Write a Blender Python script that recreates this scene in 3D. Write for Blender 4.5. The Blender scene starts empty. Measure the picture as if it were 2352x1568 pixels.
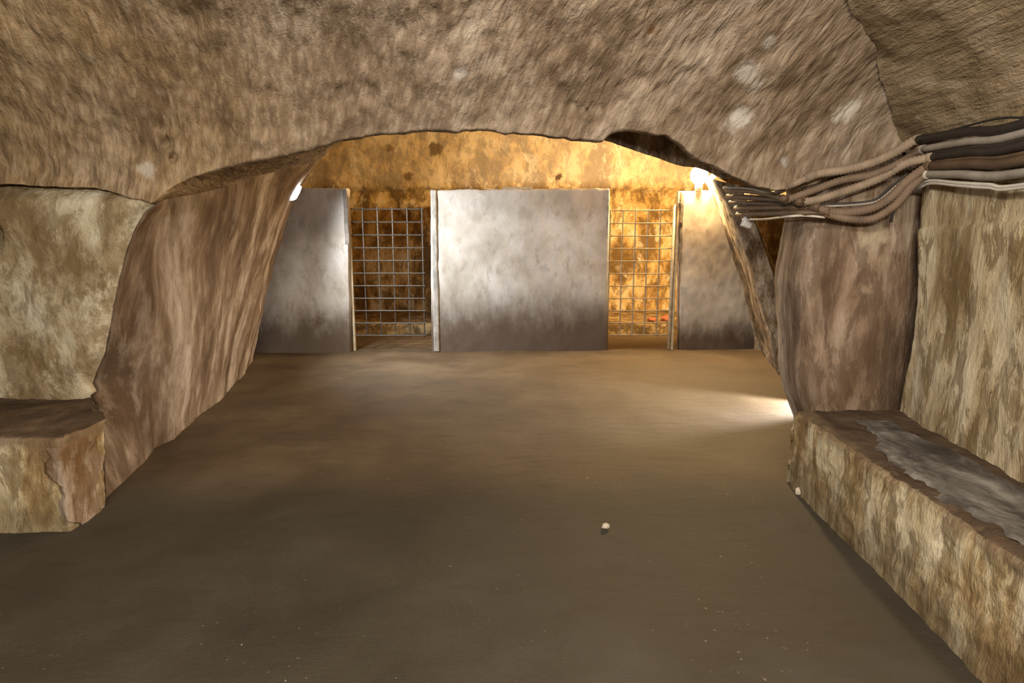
import bpy, math, random
from mathutils import Vector, noise
random.seed(7)

# ------------------------------------------------------------------ camera, light, exposure
F_PX, CX, CY, CAM_Z = 1300.0, 1176.0, 784.0, 1.3
PITCH = math.atan(194.0 / F_PX)
sc = bpy.context.scene
col = sc.collection
cam_d = bpy.data.cameras.new('camera'); cam_d.sensor_width = 36.0
cam_d.lens = 36.0 * F_PX / 2352.0; cam_d.clip_start = 0.02
cam = bpy.data.objects.new('camera', cam_d); col.objects.link(cam)
cam.location = (0, 0, CAM_Z); cam.rotation_euler = (math.pi / 2 - PITCH, 0, 0)
sc.camera = cam
w = bpy.data.worlds.new('world'); sc.world = w; w.use_nodes = True
w.node_tree.nodes['Background'].inputs[0].default_value = (0.6, 0.55, 0.5, 1)
w.node_tree.nodes['Background'].inputs[1].default_value = 0.0
sc.view_settings.view_transform = 'Standard'; sc.view_settings.look = 'None'
sc.view_settings.gamma = 1.0; sc.view_settings.use_curve_mapping = False
sc.view_settings.exposure = 0.85

def light(name, kind, loc, power, color, size=0.1, target=None, angle=None, blend=0.5, size_y=None):
    d = bpy.data.lights.new(name, kind); d.energy = power; d.color = color
    if kind == 'AREA':
        d.size = size
        if size_y: d.shape = 'RECTANGLE'; d.size_y = size_y
    else:
        d.shadow_soft_size = size
    if kind == 'SPOT': d.spot_size = angle; d.spot_blend = blend
    o = bpy.data.objects.new(name, d); col.objects.link(o); o.location = loc
    if target is not None:
        o.rotation_euler = (Vector(target) - Vector(loc)).to_track_quat('-Z', 'Y').to_euler()
    return o

COOL = (0.93, 0.97, 1.0); NEUT = (1.0, 0.90, 0.76); WARM = (1.0, 0.69, 0.32)
# lamps of the vaulted room: one on the vault overhead, one on the wall behind the camera
light('ceiling_lamp_offscreen', 'POINT', (0.0, 1.00, 2.45), 66, (1.0, 0.95, 0.90), 0.12)
light('room_lamp_behind_offscreen', 'AREA', (-0.3, -1.5, 2.1), 95, NEUT, 1.2, (0.0, 2.6, 1.2), size_y=0.25)

# ------------------------------------------------------------------ pixel -> place
CP, SP = math.cos(PITCH), math.sin(PITCH)
def ray(px, py):
    a = (px - CX) / F_PX; b = -(py - CY) / F_PX
    return Vector((a, CP + b * SP, -SP + b * CP))
ORG = Vector((0, 0, CAM_Z))
def onY(px, py, Y): r = ray(px, py); return ORG + r * (Y / r.y)
def onX(px, py, X): r = ray(px, py); return ORG + r * (X / r.x)
def onZ(px, py, Z=0.0): r = ray(px, py); return ORG + r * ((Z - CAM_Z) / r.z)

# room vault: half barrel running across the picture
VY, VZ, VA, VB = 0.6, 1.71, 2.7, 1.1
def onV(px, py):
    r = ray(px, py)
    A = (r.y / VA) ** 2 + (r.z / VB) ** 2
    oy, oz = -VY, CAM_Z - VZ
    B = 2 * (oy * r.y / VA ** 2 + oz * r.z / VB ** 2)
    C = (oy / VA) ** 2 + (oz / VB) ** 2 - 1
    k = (-B + math.sqrt(B * B - 4 * A * C)) / (2 * A)
    return ORG + r * k
def interp(tab, x):
    if x <= tab[0][0]: return tab[0][1]
    for (x0, y0), (x1, y1) in zip(tab, tab[1:]):
        if x <= x1: return y0 + (y1 - y0) * (x - x0) / (x1 - x0)
    return tab[-1][1]
def interp_ext(tab, x):
    if x < tab[0][0]: (x0, y0), (x1, y1) = tab[0], tab[1]
    elif x > tab[-1][0]: (x0, y0), (x1, y1) = tab[-2], tab[-1]
    else: return interp(tab, x)
    return y0 + (y1 - y0) * (x - x0) / (x1 - x0)
def smooth(x): x = max(0.0, min(1.0, x)); return x * x * (3 - 2 * x)
def lerp(a, b, t): return a + (b - a) * t

# ------------------------------------------------------------------ materials
class NT:
    def __init__(s, name):
        s.m = bpy.data.materials.new(name); s.m.use_nodes = True
        s.t = s.m.node_tree; s.n = s.t.nodes
        s.b = s.n['Principled BSDF']
        g = s.n.new('ShaderNodeNewGeometry'); s.pos = g.outputs['Position']
    def L(s, a, b): s.t.links.new(a, b)
    def setin(s, sock, v):
        if isinstance(v, bpy.types.NodeSocket): s.L(v, sock)
        elif isinstance(v, (tuple, list)) and sock.type == 'RGBA': sock.default_value = (*v[:3], 1)
        else: sock.default_value = v
    def mapped(s, scale=(1, 1, 1), rot=(0, 0, 0), loc=(0, 0, 0), src=None):
        n = s.n.new('ShaderNodeMapping'); s.L(src or s.pos, n.inputs['Vector'])
        n.inputs['Scale'].default_value = scale; n.inputs['Rotation'].default_value = rot
        n.inputs['Location'].default_value = loc
        return n.outputs[0]
    def noise(s, scale, vec=None, detail=5, rough=0.6, dist=0.0):
        n = s.n.new('ShaderNodeTexNoise'); s.L(vec or s.pos, n.inputs['Vector'])
        n.inputs['Scale'].default_value = scale; n.inputs['Detail'].default_value = detail
        n.inputs['Roughness'].default_value = rough; n.inputs['Distortion'].default_value = dist
        return n.outputs['Fac']
    def voro(s, scale, vec=None):
        n = s.n.new('ShaderNodeTexVoronoi'); s.L(vec or s.pos, n.inputs['Vector'])
        n.inputs['Scale'].default_value = scale
        return n.outputs['Distance']
    def ramp(s, fac, stops):
        n = s.n.new('ShaderNodeValToRGB'); s.L(fac, n.inputs[0]); e = n.color_ramp.elements
        while len(e) < len(stops): e.new(0.5)
        for el, (p, c) in zip(e, stops):
            el.position = p; el.color = (*c, 1) if isinstance(c, (tuple, list)) else (c, c, c, 1)
        return n.outputs[0]
    def mr(s, v, a, b, c=0.0, d=1.0):
        n = s.n.new('ShaderNodeMapRange'); n.clamp = True; n.interpolation_type = 'SMOOTHSTEP'
        s.setin(n.inputs[0], v)
        for i, x in zip((1, 2, 3, 4), (a, b, c, d)): n.inputs[i].default_value = x
        return n.outputs[0]
    def math(s, op, a, b=0.0):
        n = s.n.new('ShaderNodeMath'); n.operation = op; s.setin(n.inputs[0], a); s.setin(n.inputs[1], b)
        return n.outputs[0]
    def mix(s, fac, a, b, mode='MIX'):
        n = s.n.new('ShaderNodeMix'); n.data_type = 'RGBA'; n.blend_type = mode
        s.setin(n.inputs[0], fac); s.setin(n.inputs[6], a); s.setin(n.inputs[7], b)
        return n.outputs[2]
    def axis(s, i):
        n = s.n.new('ShaderNodeSeparateXYZ'); s.L(s.pos, n.inputs[0]); return n.outputs[i]
    def dist(s, p, warp=0.0, wscale=8.0):
        n = s.n.new('ShaderNodeVectorMath'); n.operation = 'DISTANCE'
        s.L(s.pos, n.inputs[0]); n.inputs[1].default_value = p
        d = n.outputs['Value']
        if warp:
            k = s.noise(wscale, detail=4)
            d = s.math('ADD', d, s.math('MULTIPLY', s.math('SUBTRACT', k, 0.5), warp))
        return d
    def out(s, color, rough=0.9, spec=0.25, bump=None, strength=0.6, distance=0.02):
        s.setin(s.b.inputs['Base Color'], color); s.setin(s.b.inputs['Roughness'], rough)
        s.b.inputs['Specular IOR Level'].default_value = spec
        if bump is not None:
            n = s.n.new('ShaderNodeBump'); n.inputs['Strength'].default_value = strength
            n.inputs['Distance'].default_value = distance
            s.L(bump, n.inputs['Height']); s.L(n.outputs[0], s.b.inputs['Normal'])
        return s.m

def plain(name, c, rough=0.6, metal=0.0, var=0.35, sc_=14.0, spec=0.4):
    m = NT(name); k = m.noise(sc_, detail=4)
    cc = m.ramp(k, [(0.3, tuple(x * (1 - var) for x in c)), (0.7, tuple(min(1, x * (1 + var * .5)) for x in c))])
    m.b.inputs['Metallic'].default_value = metal
    return m.out(cc, rough, spec, m.noise(sc_ * 6, detail=3), 0.25, 0.004)
def emit(name, c, strength):
    m = NT(name); m.b.inputs['Emission Color'].default_value = (*c, 1)
    m.b.inputs['Emission Strength'].default_value = strength
    return m.out((0.9, 0.9, 0.9), 0.4)

M = {}
def mat_hood():
    m = NT('hewn_rock_ceiling')
    cxyz = m.n.new('ShaderNodeCombineXYZ')          # tool marks lean across the slope of the vault
    m.L(m.math('ADD', m.axis(0), m.math('SUBTRACT', m.math('MULTIPLY', m.axis(1), .22), m.math('MULTIPLY', m.axis(2), .24))), cxyz.inputs[0])
    m.L(m.math('MULTIPLY', m.axis(1), .34), cxyz.inputs[1]); m.L(m.math('MULTIPLY', m.axis(2), .38), cxyz.inputs[2])
    st = cxyz.outputs[0]
    chis = m.noise(34, st, 3, 0.5, 0.3)
    fine = m.noise(70, None, 4, 0.7)
    big = m.noise(1.3, None, 4, 0.6)
    mid = m.noise(4.5, st, 5, 0.65)
    base = m.ramp(mid, [(0.30, (0.15, 0.10, 0.06)), (0.46, (0.26, 0.188, 0.122)), (0.60, (0.37, 0.285, 0.205)), (0.78, (0.48, 0.40, 0.31))])
    tan = m.ramp(mid, [(0.3, (0.19, 0.12, 0.056)), (0.5, (0.35, 0.24, 0.125)), (0.72, (0.50, 0.37, 0.22))])
    left = m.math('MULTIPLY', m.mr(m.axis(0), -0.6, -2.2), m.mr(big, 0.3, 0.6, 0.45, 1.0))
    c = m.mix(left, base, tan)
    lm = m.mapped((1, 1, 1), loc=(3.1, 1.7, 0.4))
    off = m.n.new('ShaderNodeVectorMath'); m.L(st, off.inputs[0]); off.inputs[1].default_value = (5.3, 2.1, 7.7)
    grain = m.noise(30, off.outputs[0], 3, 0.5, 0.3)      # mineral grain, independent of the relief
    c = m.mix(m.mr(grain, 0.36, 0.60, 0.40, 0.0), c, (0.085, 0.054, 0.030))
    c = m.mix(m.mr(grain, 0.52, 0.72, 0.0, 0.4), c, (0.46, 0.375, 0.28))
    c = m.mix(m.math('MULTIPLY', m.mr(m.noise(2.2, lm, 6, 0.7), 0.60, 0.74), 0.45), c, (0.47, 0.42, 0.35))
    c = m.mix(m.math('MULTIPLY', m.mr(fine, 0.62, 0.8), 0.35), c, (0.5, 0.45, 0.38))
    for (px, py, r, col_, k) in HOOD_SPOTS:
        p = onV(px, py)
        c = m.mix(m.math('MULTIPLY', m.mr(m.dist(p, r * 1.9, 16.0), r * 0.45, r * 1.15, 1.0, 0.0), k), c, col_)
    h = m.math('ADD', m.math('MULTIPLY', chis, 1.0), m.math('MULTIPLY', fine, 0.22))
    return m.out(c, 0.85, 0.22, h, 0.8, 0.025)
HOOD_SPOTS = [(1950, 262, .075, (.62, .56, .48), .95), (1695, 275, .08, (.60, .55, .48), .8), (1715, 165, .07, (.5, .46, .41), .6),
              (1735, 192, .05, (.52, .47, .42), .6), (1765, 98, .04, (.5, .46, .41), .6), (1805, 370, .035, (.48, .44, .40), .7),
              (1925, 345, .025, (.48, .44, .4), .7), (1218, 232, .028, (.05, .025, .012), .9), (1348, 252, .018, (.06, .03, .015), .8),
              (1497, 68, .022, (.16, .07, .02), .8), 
              (1060, 160, .05, (.52, .47, .42), .7), (335, 390, .05, (.5, .45, .38), .7)]

def plaster(name, cols, dirt=(0.07, 0.048, 0.02), dirt_amt=0.7, zs=0.3, sc_=3.5, zdark=None, spots=(), bump=0.5, seed=0.0, thr=(0.44, 0.62), light_=None):
    m = NT(name)
    v = m.mapped((1, 1, zs), loc=(seed, seed * 1.7, seed * .6))
    a = m.noise(sc_, v, 7, 0.68, 0.25); b = m.noise(sc_ * 3.1, v, 6, 0.7, 0.4); f = m.noise(60, None, 4, 0.7)
    a = m.mr(a, .26, .74); b = m.mr(b, .2, .8)
    c = m.ramp(a, cols)
    c = m.mix(m.math('MULTIPLY', m.mr(b, thr[0], thr[1]), dirt_amt), c, dirt)
    if light_:
        c = m.mix(m.math('MULTIPLY', m.mr(m.noise(sc_ * 1.7, m.mapped((1, 1, zs), loc=(seed + 9, 2, 5)), 7, .7, .3), .54, .66), light_[1]), c, light_[0])
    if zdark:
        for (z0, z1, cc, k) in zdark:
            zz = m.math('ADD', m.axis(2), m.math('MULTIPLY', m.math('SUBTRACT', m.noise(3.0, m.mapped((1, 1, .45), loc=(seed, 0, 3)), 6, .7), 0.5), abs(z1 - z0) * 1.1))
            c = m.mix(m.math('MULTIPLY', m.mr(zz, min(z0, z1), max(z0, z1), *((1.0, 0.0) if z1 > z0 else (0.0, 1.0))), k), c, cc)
    for (p, r, cc, k) in spots:
        c = m.mix(m.math('MULTIPLY', m.mr(m.dist(p, r * 1.6, 1.1 / r), r * 0.5, r * 1.1, 1.0, 0.0), k), c, cc)
    h = m.math('ADD', a, m.math('ADD', m.math('MULTIPLY', b, 0.5), m.math('MULTIPLY', f, 0.15)))
    return m.out(c, 0.9, 0.2, h, bump, 0.03)

# ------------------------------------------------------------------ object helpers
def tag(o, label=None, cat=None, group=None, kind=None):
    if label: o['label'] = label
    if cat: o['category'] = cat
    if group: o['group'] = group
    if kind: o['kind'] = kind
    return o
def mesh(name, verts, faces, mat, parent=None, shade=True):
    off = parent.location if parent is not None else Vector((0, 0, 0))
    if parent is not None and parent.parent is not None: off = off + parent.parent.location
    me = bpy.data.meshes.new(name)
    me.from_pydata([tuple(Vector(v) - off) for v in verts], [], faces)
    if mat: me.materials.append(mat)
    if shade:
        me.polygons.foreach_set('use_smooth', [True] * len(me.polygons))
    me.update()
    o = bpy.data.objects.new(name, me); col.objects.link(o)
    if parent is not None: o.parent = parent
    return o
def empty(name, loc, label=None, cat=None, group=None):
    o = bpy.data.objects.new(name, None); col.objects.link(o); o.location = loc
    o.empty_display_size = 0.05
    return tag(o, label, cat, group)
def struct(o): o['kind'] = 'structure'; return o
def fbm(p, s, seed=0.0, oct=4):
    return noise.fractal(Vector((p[0] * s + seed, p[1] * s - seed * .7, p[2] * s + seed * .3)), 0.8, 2.1, oct)
def grid(name, fn, nu, nv, mat, amp=0.0, scale=2.0, seed=0.0, amp2=0.0, scale2=9.0, parent=None, stretch=(1, 1, 1), flip=False, mask=None):
    P = [[Vector(fn(i / nu, j / nv)) for j in range(nv + 1)] for i in range(nu + 1)]
    V = []
    for i in range(nu + 1):
        for j in range(nv + 1):
            p = P[i][j]
            if amp or amp2:
                du = P[min(i + 1, nu)][j] - P[max(i - 1, 0)][j]; dv = P[i][min(j + 1, nv)] - P[i][max(j - 1, 0)]
                n = du.cross(dv)
                if n.length > 1e-9:
                    n.normalize()
                    q = (p.x * stretch[0], p.y * stretch[1], p.z * stretch[2])
                    k = 1.0 if mask is None else mask(p, i / nu, j / nv)
                    d = amp * fbm(q, scale, seed)
                    if amp2: d += amp2 * fbm(q, scale2, seed + 5.0, 3)
                    p = p + n * d * k
            V.append(p)
    Fc = []
    for i in range(nu):
        for j in range(nv):
            a = i * (nv + 1) + j
            q = (a, a + 1, a + nv + 2, a + nv + 1)
            Fc.append(q[::-1] if flip else q)
    return mesh(name, V, Fc, mat, parent)
def catmull(pts, n):
    pts = [Vector(p) for p in pts]; P = [2 * pts[0] - pts[1]] + pts + [2 * pts[-1] - pts[-2]]
    out = []
    for i in range(1, len(P) - 2):
        for k in range(n):
            t = k / n
            a, b, c, d = P[i - 1], P[i], P[i + 1], P[i + 2]
            out.append(0.5 * (2 * b + (c - a) * t + (2 * a - 5 * b + 4 * c - d) * t * t + (3 * b - a - 3 * c + d) * t ** 3))
    out.append(pts[-1]); return out
def resample(pts, step):
    L = [0.0]
    for a, b in zip(pts, pts[1:]): L.append(L[-1] + (b - a).length)
    n = max(2, int(L[-1] / step)); out = []; j = 0
    for k in range(n + 1):
        s = L[-1] * k / n
        while j < len(pts) - 2 and L[j + 1] < s: j += 1
        d = L[j + 1] - L[j]
        out.append(pts[j].lerp(pts[j + 1], (s - L[j]) / d if d > 1e-9 else 0))
    return out
def tube(name, pts, r, mat, parent=None, seg=10, rib=None, cap=True):
    V, Fc = [], []
    n = len(pts); up = Vector((0, 0, 1))
    for i, p in enumerate(pts):
        t = (pts[min(i + 1, n - 1)] - pts[max(i - 1, 0)]).normalized()
        x = t.cross(up)
        if x.length < 1e-3: x = t.cross(Vector((1, 0, 0)))
        x.normalize(); y = x.cross(t)
        rr = r * (1 + (0.12 if i % 2 else -0.10)) if rib else r
        for k in range(seg):
            a = 2 * math.pi * k / seg
            V.append(p + x * math.cos(a) * rr + y * math.sin(a) * rr)
    for i in range(n - 1):
        for k in range(seg):
            k2 = (k + 1) % seg
            Fc.append((i * seg + k, i * seg + k2, (i + 1) * seg + k2, (i + 1) * seg + k))
    if cap:
        Fc.append(tuple(range(seg))[::-1]); Fc.append(tuple((n - 1) * seg + k for k in range(seg)))
    return mesh(name, V, Fc, mat, parent)
def bevbox(name, c, s, mat, parent=None, bev=0.01, rz=0.0, rx=0.0, ry=0.0):
    """box with chamfered edges, centre c, full size s"""
    import bmesh
    from mathutils import Euler
    bm = bmesh.new(); bmesh.ops.create_cube(bm, size=1.0)
    for v in bm.verts: v.co = Vector((v.co.x * s[0], v.co.y * s[1], v.co.z * s[2]))
    if bev: bmesh.ops.bevel(bm, geom=list(bm.edges), offset=bev, segments=2, affect='EDGES', profile=0.6)
    R = Euler((rx, ry, rz)).to_matrix()
    bm.verts.index_update()
    V = [R @ v.co + Vector(c) for v in bm.verts]; Fc = [tuple(v.index for v in f.verts) for f in bm.faces]
    bm.free()
    return mesh(name, V, Fc, mat, parent, shade=False)

# ------------------------------------------------------------------ floor
def mat_floor():
    m = NT('trodden_floor')
    a = m.noise(1.1, m.mapped((1, 1, 1), loc=(2, 4, 0)), 6, 0.65, 0.3); b = m.noise(7, m.mapped((0.5, 1.6, 1)), 5, 0.65, 0.4); f = m.noise(120, None, 3, 0.7)
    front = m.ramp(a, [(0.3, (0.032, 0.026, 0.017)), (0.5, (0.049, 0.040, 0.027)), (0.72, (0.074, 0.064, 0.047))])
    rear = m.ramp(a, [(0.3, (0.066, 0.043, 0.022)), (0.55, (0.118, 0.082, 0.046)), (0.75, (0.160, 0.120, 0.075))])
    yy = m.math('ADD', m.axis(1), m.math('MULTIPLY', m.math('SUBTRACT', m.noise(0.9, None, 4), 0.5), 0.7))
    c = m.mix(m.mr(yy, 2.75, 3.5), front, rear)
    c = m.mix(m.mr(m.noise(7, m.mapped((0.5, 1.6, 1), loc=(4, 9, 1)), 5, 0.65, 0.4), 0.30, 0.5, 0.3, 0.0), c, (0.035, 0.024, 0.013))
    sp = m.mr(m.noise(55, None, 2, 0.5), 0.70, 0.76)
    sp = m.math('MULTIPLY', sp, m.mr(m.noise(1.8, None, 3), 0.48, 0.62))
    c = m.mix(m.math('MULTIPLY', sp, 0.75), c, (0.42, 0.37, 0.30))
    h = m.math('ADD', m.math('MULTIPLY', b, 0.5), m.math('MULTIPLY', f, 0.28))
    return m.out(c, m.mr(a, 0.3, 0.7, 0.62, 0.8), 0.35, h, 0.8, 0.025)
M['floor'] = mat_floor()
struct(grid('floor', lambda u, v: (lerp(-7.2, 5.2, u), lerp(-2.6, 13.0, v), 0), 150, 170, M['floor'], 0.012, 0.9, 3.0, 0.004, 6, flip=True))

# ------------------------------------------------------------------ vault with the hooded lip
M['hood'] = mat_hood()
LIP_PX = [(-900, 426), (-300, 426), (0, 425), (120, 430), (220, 434), (300, 452), (345, 466), (400, 428), (450, 402), (520, 380), (600, 364), (660, 352), (720, 338),
          (780, 322), (850, 309), (930, 301), (1000, 297), (1060, 296), (1130, 300), (1200, 306), (1260, 314), (1310, 320), (1360, 322), (1388, 320), (1398, 308), (1416, 299), (1450, 297),
          (1490, 302), (1530, 315), (1560, 331), (1580, 348), (1610, 367), (1650, 384), (1690, 410), (1730, 425), (1780, 437), (1840, 428), (1900, 412), (1960, 388), (2020, 362), (2085, 338)]
lip = [(p.x, math.atan2((p.z - VZ) / VB, (p.y - VY) / VA)) for p in (onV(*q) for q in LIP_PX)]
GRO = sorted((p.z, p.x) for p in (onV(*q) for q in [(2085, 338), (2062, 250), (2040, 185), (2012, 110), (1985, 50), (1960, 0)]))
GRO.append((VZ + VB, GRO[-1][1] - 0.75))
XL = lip[-1][0]
def hood(u, v):
    u2 = u
    X0 = lerp(-6.8, XL, u2)
    tl = interp(lip, X0) + .010 * fbm((X0, 0, 0), 7.0, 2.0, 5)
    backrows = 0.12
    if v < backrows:
        k = v / backrows            # 0 = top of the hidden back, 1 = lip
        prof = [(0.0, (1.0, 1.7)), (0.3, (0.62, 0.8)), (0.6, (0.34, 0.26)), (0.8, (0.17, 0.055)), (0.92, (0.06, 0.0)), (1.0, (0, 0))]
        if 0 < k < 1:
            wl_ = smooth((X0 + 2.1) / .25) * smooth((-.95 - X0) / .4)
            prof[3] = (0.8, (lerp(.17, .62, wl_), lerp(.055, .06, wl_))); prof[2] = (0.6, (lerp(.34, .80, wl_), .26))
        dy = interp([(a, b[0]) for a, b in prof], k); dz = interp([(a, b[1]) for a, b in prof], k)
        t = tl
    else:
        k = (v - backrows) / (1 - backrows); dy = dz = 0
        t = tl + (math.radians(196) - tl) * (k ** 1.25)
    Y = VY + VA * math.cos(t); Z = VZ + VB * math.sin(t)
    wgt = max(0.0, min(1.0, (X0 - 0.2) / (XL - 0.2)))
    X = X0 + (interp_ext(GRO, Z) - interp_ext(GRO, VZ + VB * math.sin(tl))) * wgt * (1 if v >= backrows else 0)
    return (X, Y + dy, Z + dz)
def hood_mask(p, u, v): return 0.35 + 0.65 * smooth(abs(v - 0.12) / 0.05)
vault = struct(grid('ceiling', hood, 420, 210, M['hood'], 0.045, 1.6, 1.0, 0.012, 9.0, mask=hood_mask))
# crack in the hood left of the arch
me = vault.data
for (px, py, r, d) in [(370, 295, .05, .04), (382, 330, .05, .08), (393, 362, .04, .16), (1218, 232, .03, .03), (1690, 262, .05, .02)]:
    c0 = onV(px, py)
    for v in me.vertices:
        k = (v.co - c0).length
        if k < r: v.co += (v.co - ORG).normalized() * d * smooth(1 - k / r)

def mat_groin():
    m = NT('chiselled_vault_side')
    st = m.mapped((1.0, 0.22, 1.4), (0, 0, math.radians(20)))
    a = m.noise(26, st, 4, 0.6, 0.3); mid = m.noise(4, None, 6, 0.68); f = m.noise(70, None, 3)
    c = m.ramp(mid, [(0.3, (0.15, 0.105, 0.056)), (0.5, (0.28, 0.21, 0.125)), (0.68, (0.42, 0.33, 0.22))])
    c = m.mix(m.math('MULTIPLY', m.mr(m.noise(5, m.mapped((1, 1, 1), loc=(7, 1, 2)), 6, .7), .6, .7), .65), c, (0.45, 0.41, 0.33))
    return m.out(c, 0.88, 0.2, m.math('ADD', a, m.math('MULTIPLY', f, .25)), 0.7, 0.03)
M['groin'] = mat_groin()
def groin(u, v):
    z = lerp(1.80, VZ + VB - 0.004, v); c = math.sqrt(max(0.0, 1 - ((z - VZ) / VB) ** 2)) * VA
    X = interp_ext(GRO, z)
    return (X, lerp(VY + c + 0.03, VY - c - 0.03, u), z)
struct(grid('ceiling', groin, 160, 70, M['groin'], 0.03, 1.8, 4.0, 0.008, 9.0))

# ------------------------------------------------------------------ left front wall
M['plaster_left'] = plaster('left_plaster', [(0.15, (0.22, 0.155, 0.08)), (0.4, (0.37, 0.295, 0.185)), (0.6, (0.50, 0.435, 0.305)), (0.85, (0.62, 0.57, 0.44))],
                            dirt=(0.17, 0.112, 0.052), dirt_amt=0.55, sc_=2.8, zs=.6, seed=1.3,
                            thr=(.46, .68), light_=((.72, .66, .50), .6))
YW = VY + VA
EDGE_L = [(345, 462), (318, 485), (295, 520), (272, 580), (258, 640), (245, 700), (235, 760), (222, 815), (205, 850), (195, 885), (215, 920), (238, 965), (241, 1060), (240, 1142)]
edge_l = sorted((p.z, p.x) for p in (onY(x, y, YW - 0.02) for x, y in EDGE_L))
def wl(u, v):
    z = lerp(0.0, 1.76, v); xe = interp(edge_l, z); s = u ** 0.6
    x = lerp(-6.8, xe, s)
    y = YW - 0.01 + 0.05 * max(0, (x - (xe - 0.08)) / 0.08) ** 2 + .10 * smooth((z - 1.60) / .13)
    hole = math.hypot((x - onY(-12, 545, YW).x) / 0.035, (z - onY(-12, 545, YW).z) / 0.06)
    y += 0.5 * smooth(1.5 - hole)
    return (x, y, z)
struct(grid('wall_left', wl, 260, 90, M['plaster_left'], 0.02, 1.7, 2.0, 0.006, 8.0, flip=False))

# ------------------------------------------------------------------ left passage flank
M['flank'] = plaster('passage_rock', [(0.2, (0.070, 0.043, 0.024)), (0.42, (0.130, 0.086, 0.053)), (0.62, (0.20, 0.146, 0.10)), (0.85, (0.34, 0.275, 0.215))],
                     dirt=(0.085, 0.050, 0.026), dirt_amt=0.4, sc_=2.3, zs=.3, seed=4.0,
                     thr=(.46, .70), light_=((.36, .29, .225), .3), bump=.45,
                     spots=[((-2.33, 3.30, .78), .09, (.30, .27, .25), .6)])
FS = [(686, 392), (672, 420), (642, 500), (605, 620), (575, 740), (540, 880)]   # start of the bright rim
FE = [(692, 372), (664, 480), (632, 600), (606, 720), (582, 828)]               # far edge
Y_S = onZ(540, 880).y; Y_E = onZ(582, 828).y
fs = sorted((p.z, p.x) for p in (onY(x, y, Y_S) for x, y in FS)); fe = sorted((p.z, p.x) for p in (onY(x, y, Y_E) for x, y in FE))
nl = onZ(243, 1142); ml = onZ(330, 1075)
def flank(u, v):
    z = lerp(-0.02, 2.7, v)
    lean = smooth((z - 0.9) / 0.9)
    xe = interp(edge_l, z)
    p0 = Vector((xe - 0.12, YW + 0.07, z)); p1 = Vector((xe + .012, YW + 0.045, z))
    if z < 0.5: p1 = Vector((lerp(nl.x, xe, z / .5), lerp(nl.y, YW, z / .5), z))
    # convex ridge part way in, then the long flank and the bright rim
    rz_ = max(0.0, z)
    ridge = onY(lerp(330, 372, smooth(rz_ / 1.2)) + 40 * smooth((rz_ - 1.2) / .6), 700, 3.75)
    p2 = Vector((ridge.x, 3.75, z)); p2b = Vector((ridge.x + 0.02, 3.92, z))
    xs, xf = interp_ext(fs, z), interp_ext(fe, z)
    if z > 1.95: xs += 0.25 * (z - 1.95); xf += 0.35 * (z - 1.95)
    p3 = Vector((lerp(ridge.x, xs, .5) + .02, lerp(3.9, Y_S, .5), z)); p4 = Vector((xs, Y_S, z)); p5 = Vector((xf, Y_E, z)); p6 = Vector((xf - 0.9, Y_E + .12, z)); p7 = Vector((-5.0, Y_E + .2, z))
    tab = [(0, p0), (.08, p1), (.24, p2), (.30, p2b), (.52, p3), (.74, p4), (.86, p5), (.92, p6), (1, p7)]
    for (a, A), (b, B) in zip(tab, tab[1:]):
        if u <= b + 1e-9:
            k = (u - a) / (b - a); return A.lerp(B, k)
    return p7
struct(grid('wall_left', flank, 230, 120, M['flank'], 0.03, 1.5, 6.0, 0.010, 7.0, stretch=(1, 1, .5), mask=lambda p, u, v: .12 + .88 * smooth((u - .09) / .14)))

# ------------------------------------------------------------------ far arch (wall with the second opening)
M['arch'] = plaster('far_arch_rock', [(0.3, (0.13, 0.085, 0.045)), (0.5, (0.26, 0.185, 0.11)), (0.75, (0.40, 0.32, 0.23))], dirt=(0.07, 0.042, 0.02), dirt_amt=.5, sc_=3.5, zs=.4, seed=8.0)
Y_F = onZ(1788, 860).y; Y_B = onZ(1748, 806).y
FR = [(1640, 412), (1665, 455), (1690, 510), (1725, 610), (1755, 720), (1775, 800), (1788, 860)]
BK = [(1634, 418), (1650, 462), (1668, 520), (1702, 620), (1730, 725), (1742, 780), (1748, 806)]
OU = [(1700, 470), (1712, 500), (1737, 545), (1772, 625), (1797, 720), (1816, 820), (1830, 892)]
fr = [onY(x, y, Y_F) for x, y in FR]; bk = [onY(x, y, Y_B) for x, y in BK]; ou = [onY(x, y, Y_F - .12) for x, y in OU]
TOPPX = [(2000, 440), (1800, 440), (1700, 432), (1645, 404), (1600, 384), (1560, 378), (1500, 361), (1440, 341), (1390, 324), (1250, 275), (1050, 245), (850, 280), (740, 330), (692, 372)]
def pier(u, v):
    # u: around plan (back inner, front inner, front outer, back outer), v: height index
    def at(lst):
        k = v * (len(lst) - 1); i = min(int(k), len(lst) - 2); return lst[i].lerp(lst[i + 1], k - i)
    a, b, c = at(bk), at(fr), at(ou); c.z = lerp(c.z, b.z, .7)
    d = Vector((max(c.x, a.x) + 0.42, Y_B - 0.1, c.z))
    tab = [a + Vector((0.02, .25, 0)), a, b, c, d, Vector((4.9, Y_B - .9, c.z))]
    k = u * 5; i = min(int(k), 4); return tab[i].lerp(tab[i + 1], k - i)
o = struct(grid('wall_far', pier, 75, 70, M['arch'], 0.018, 3.0, 9.0, 0.008, 12.0, flip=True))
top_curve = catmull([onY(x, y, Y_F) for x, y in TOPPX], 8)
def archtop(u, v):
    k = u * (len(top_curve) - 1); i = min(int(k), len(top_curve) - 2); p = top_curve[i].lerp(top_curve[i + 1], k - i)
    if v < .3: return p + Vector((0, .5 * (1 - v / .3), .16 * (1 - v / .3)))
    return Vector((p.x, p.y - .05 * (v - .3), lerp(p.z, 3.9, (v - .3) / .7)))
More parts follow.
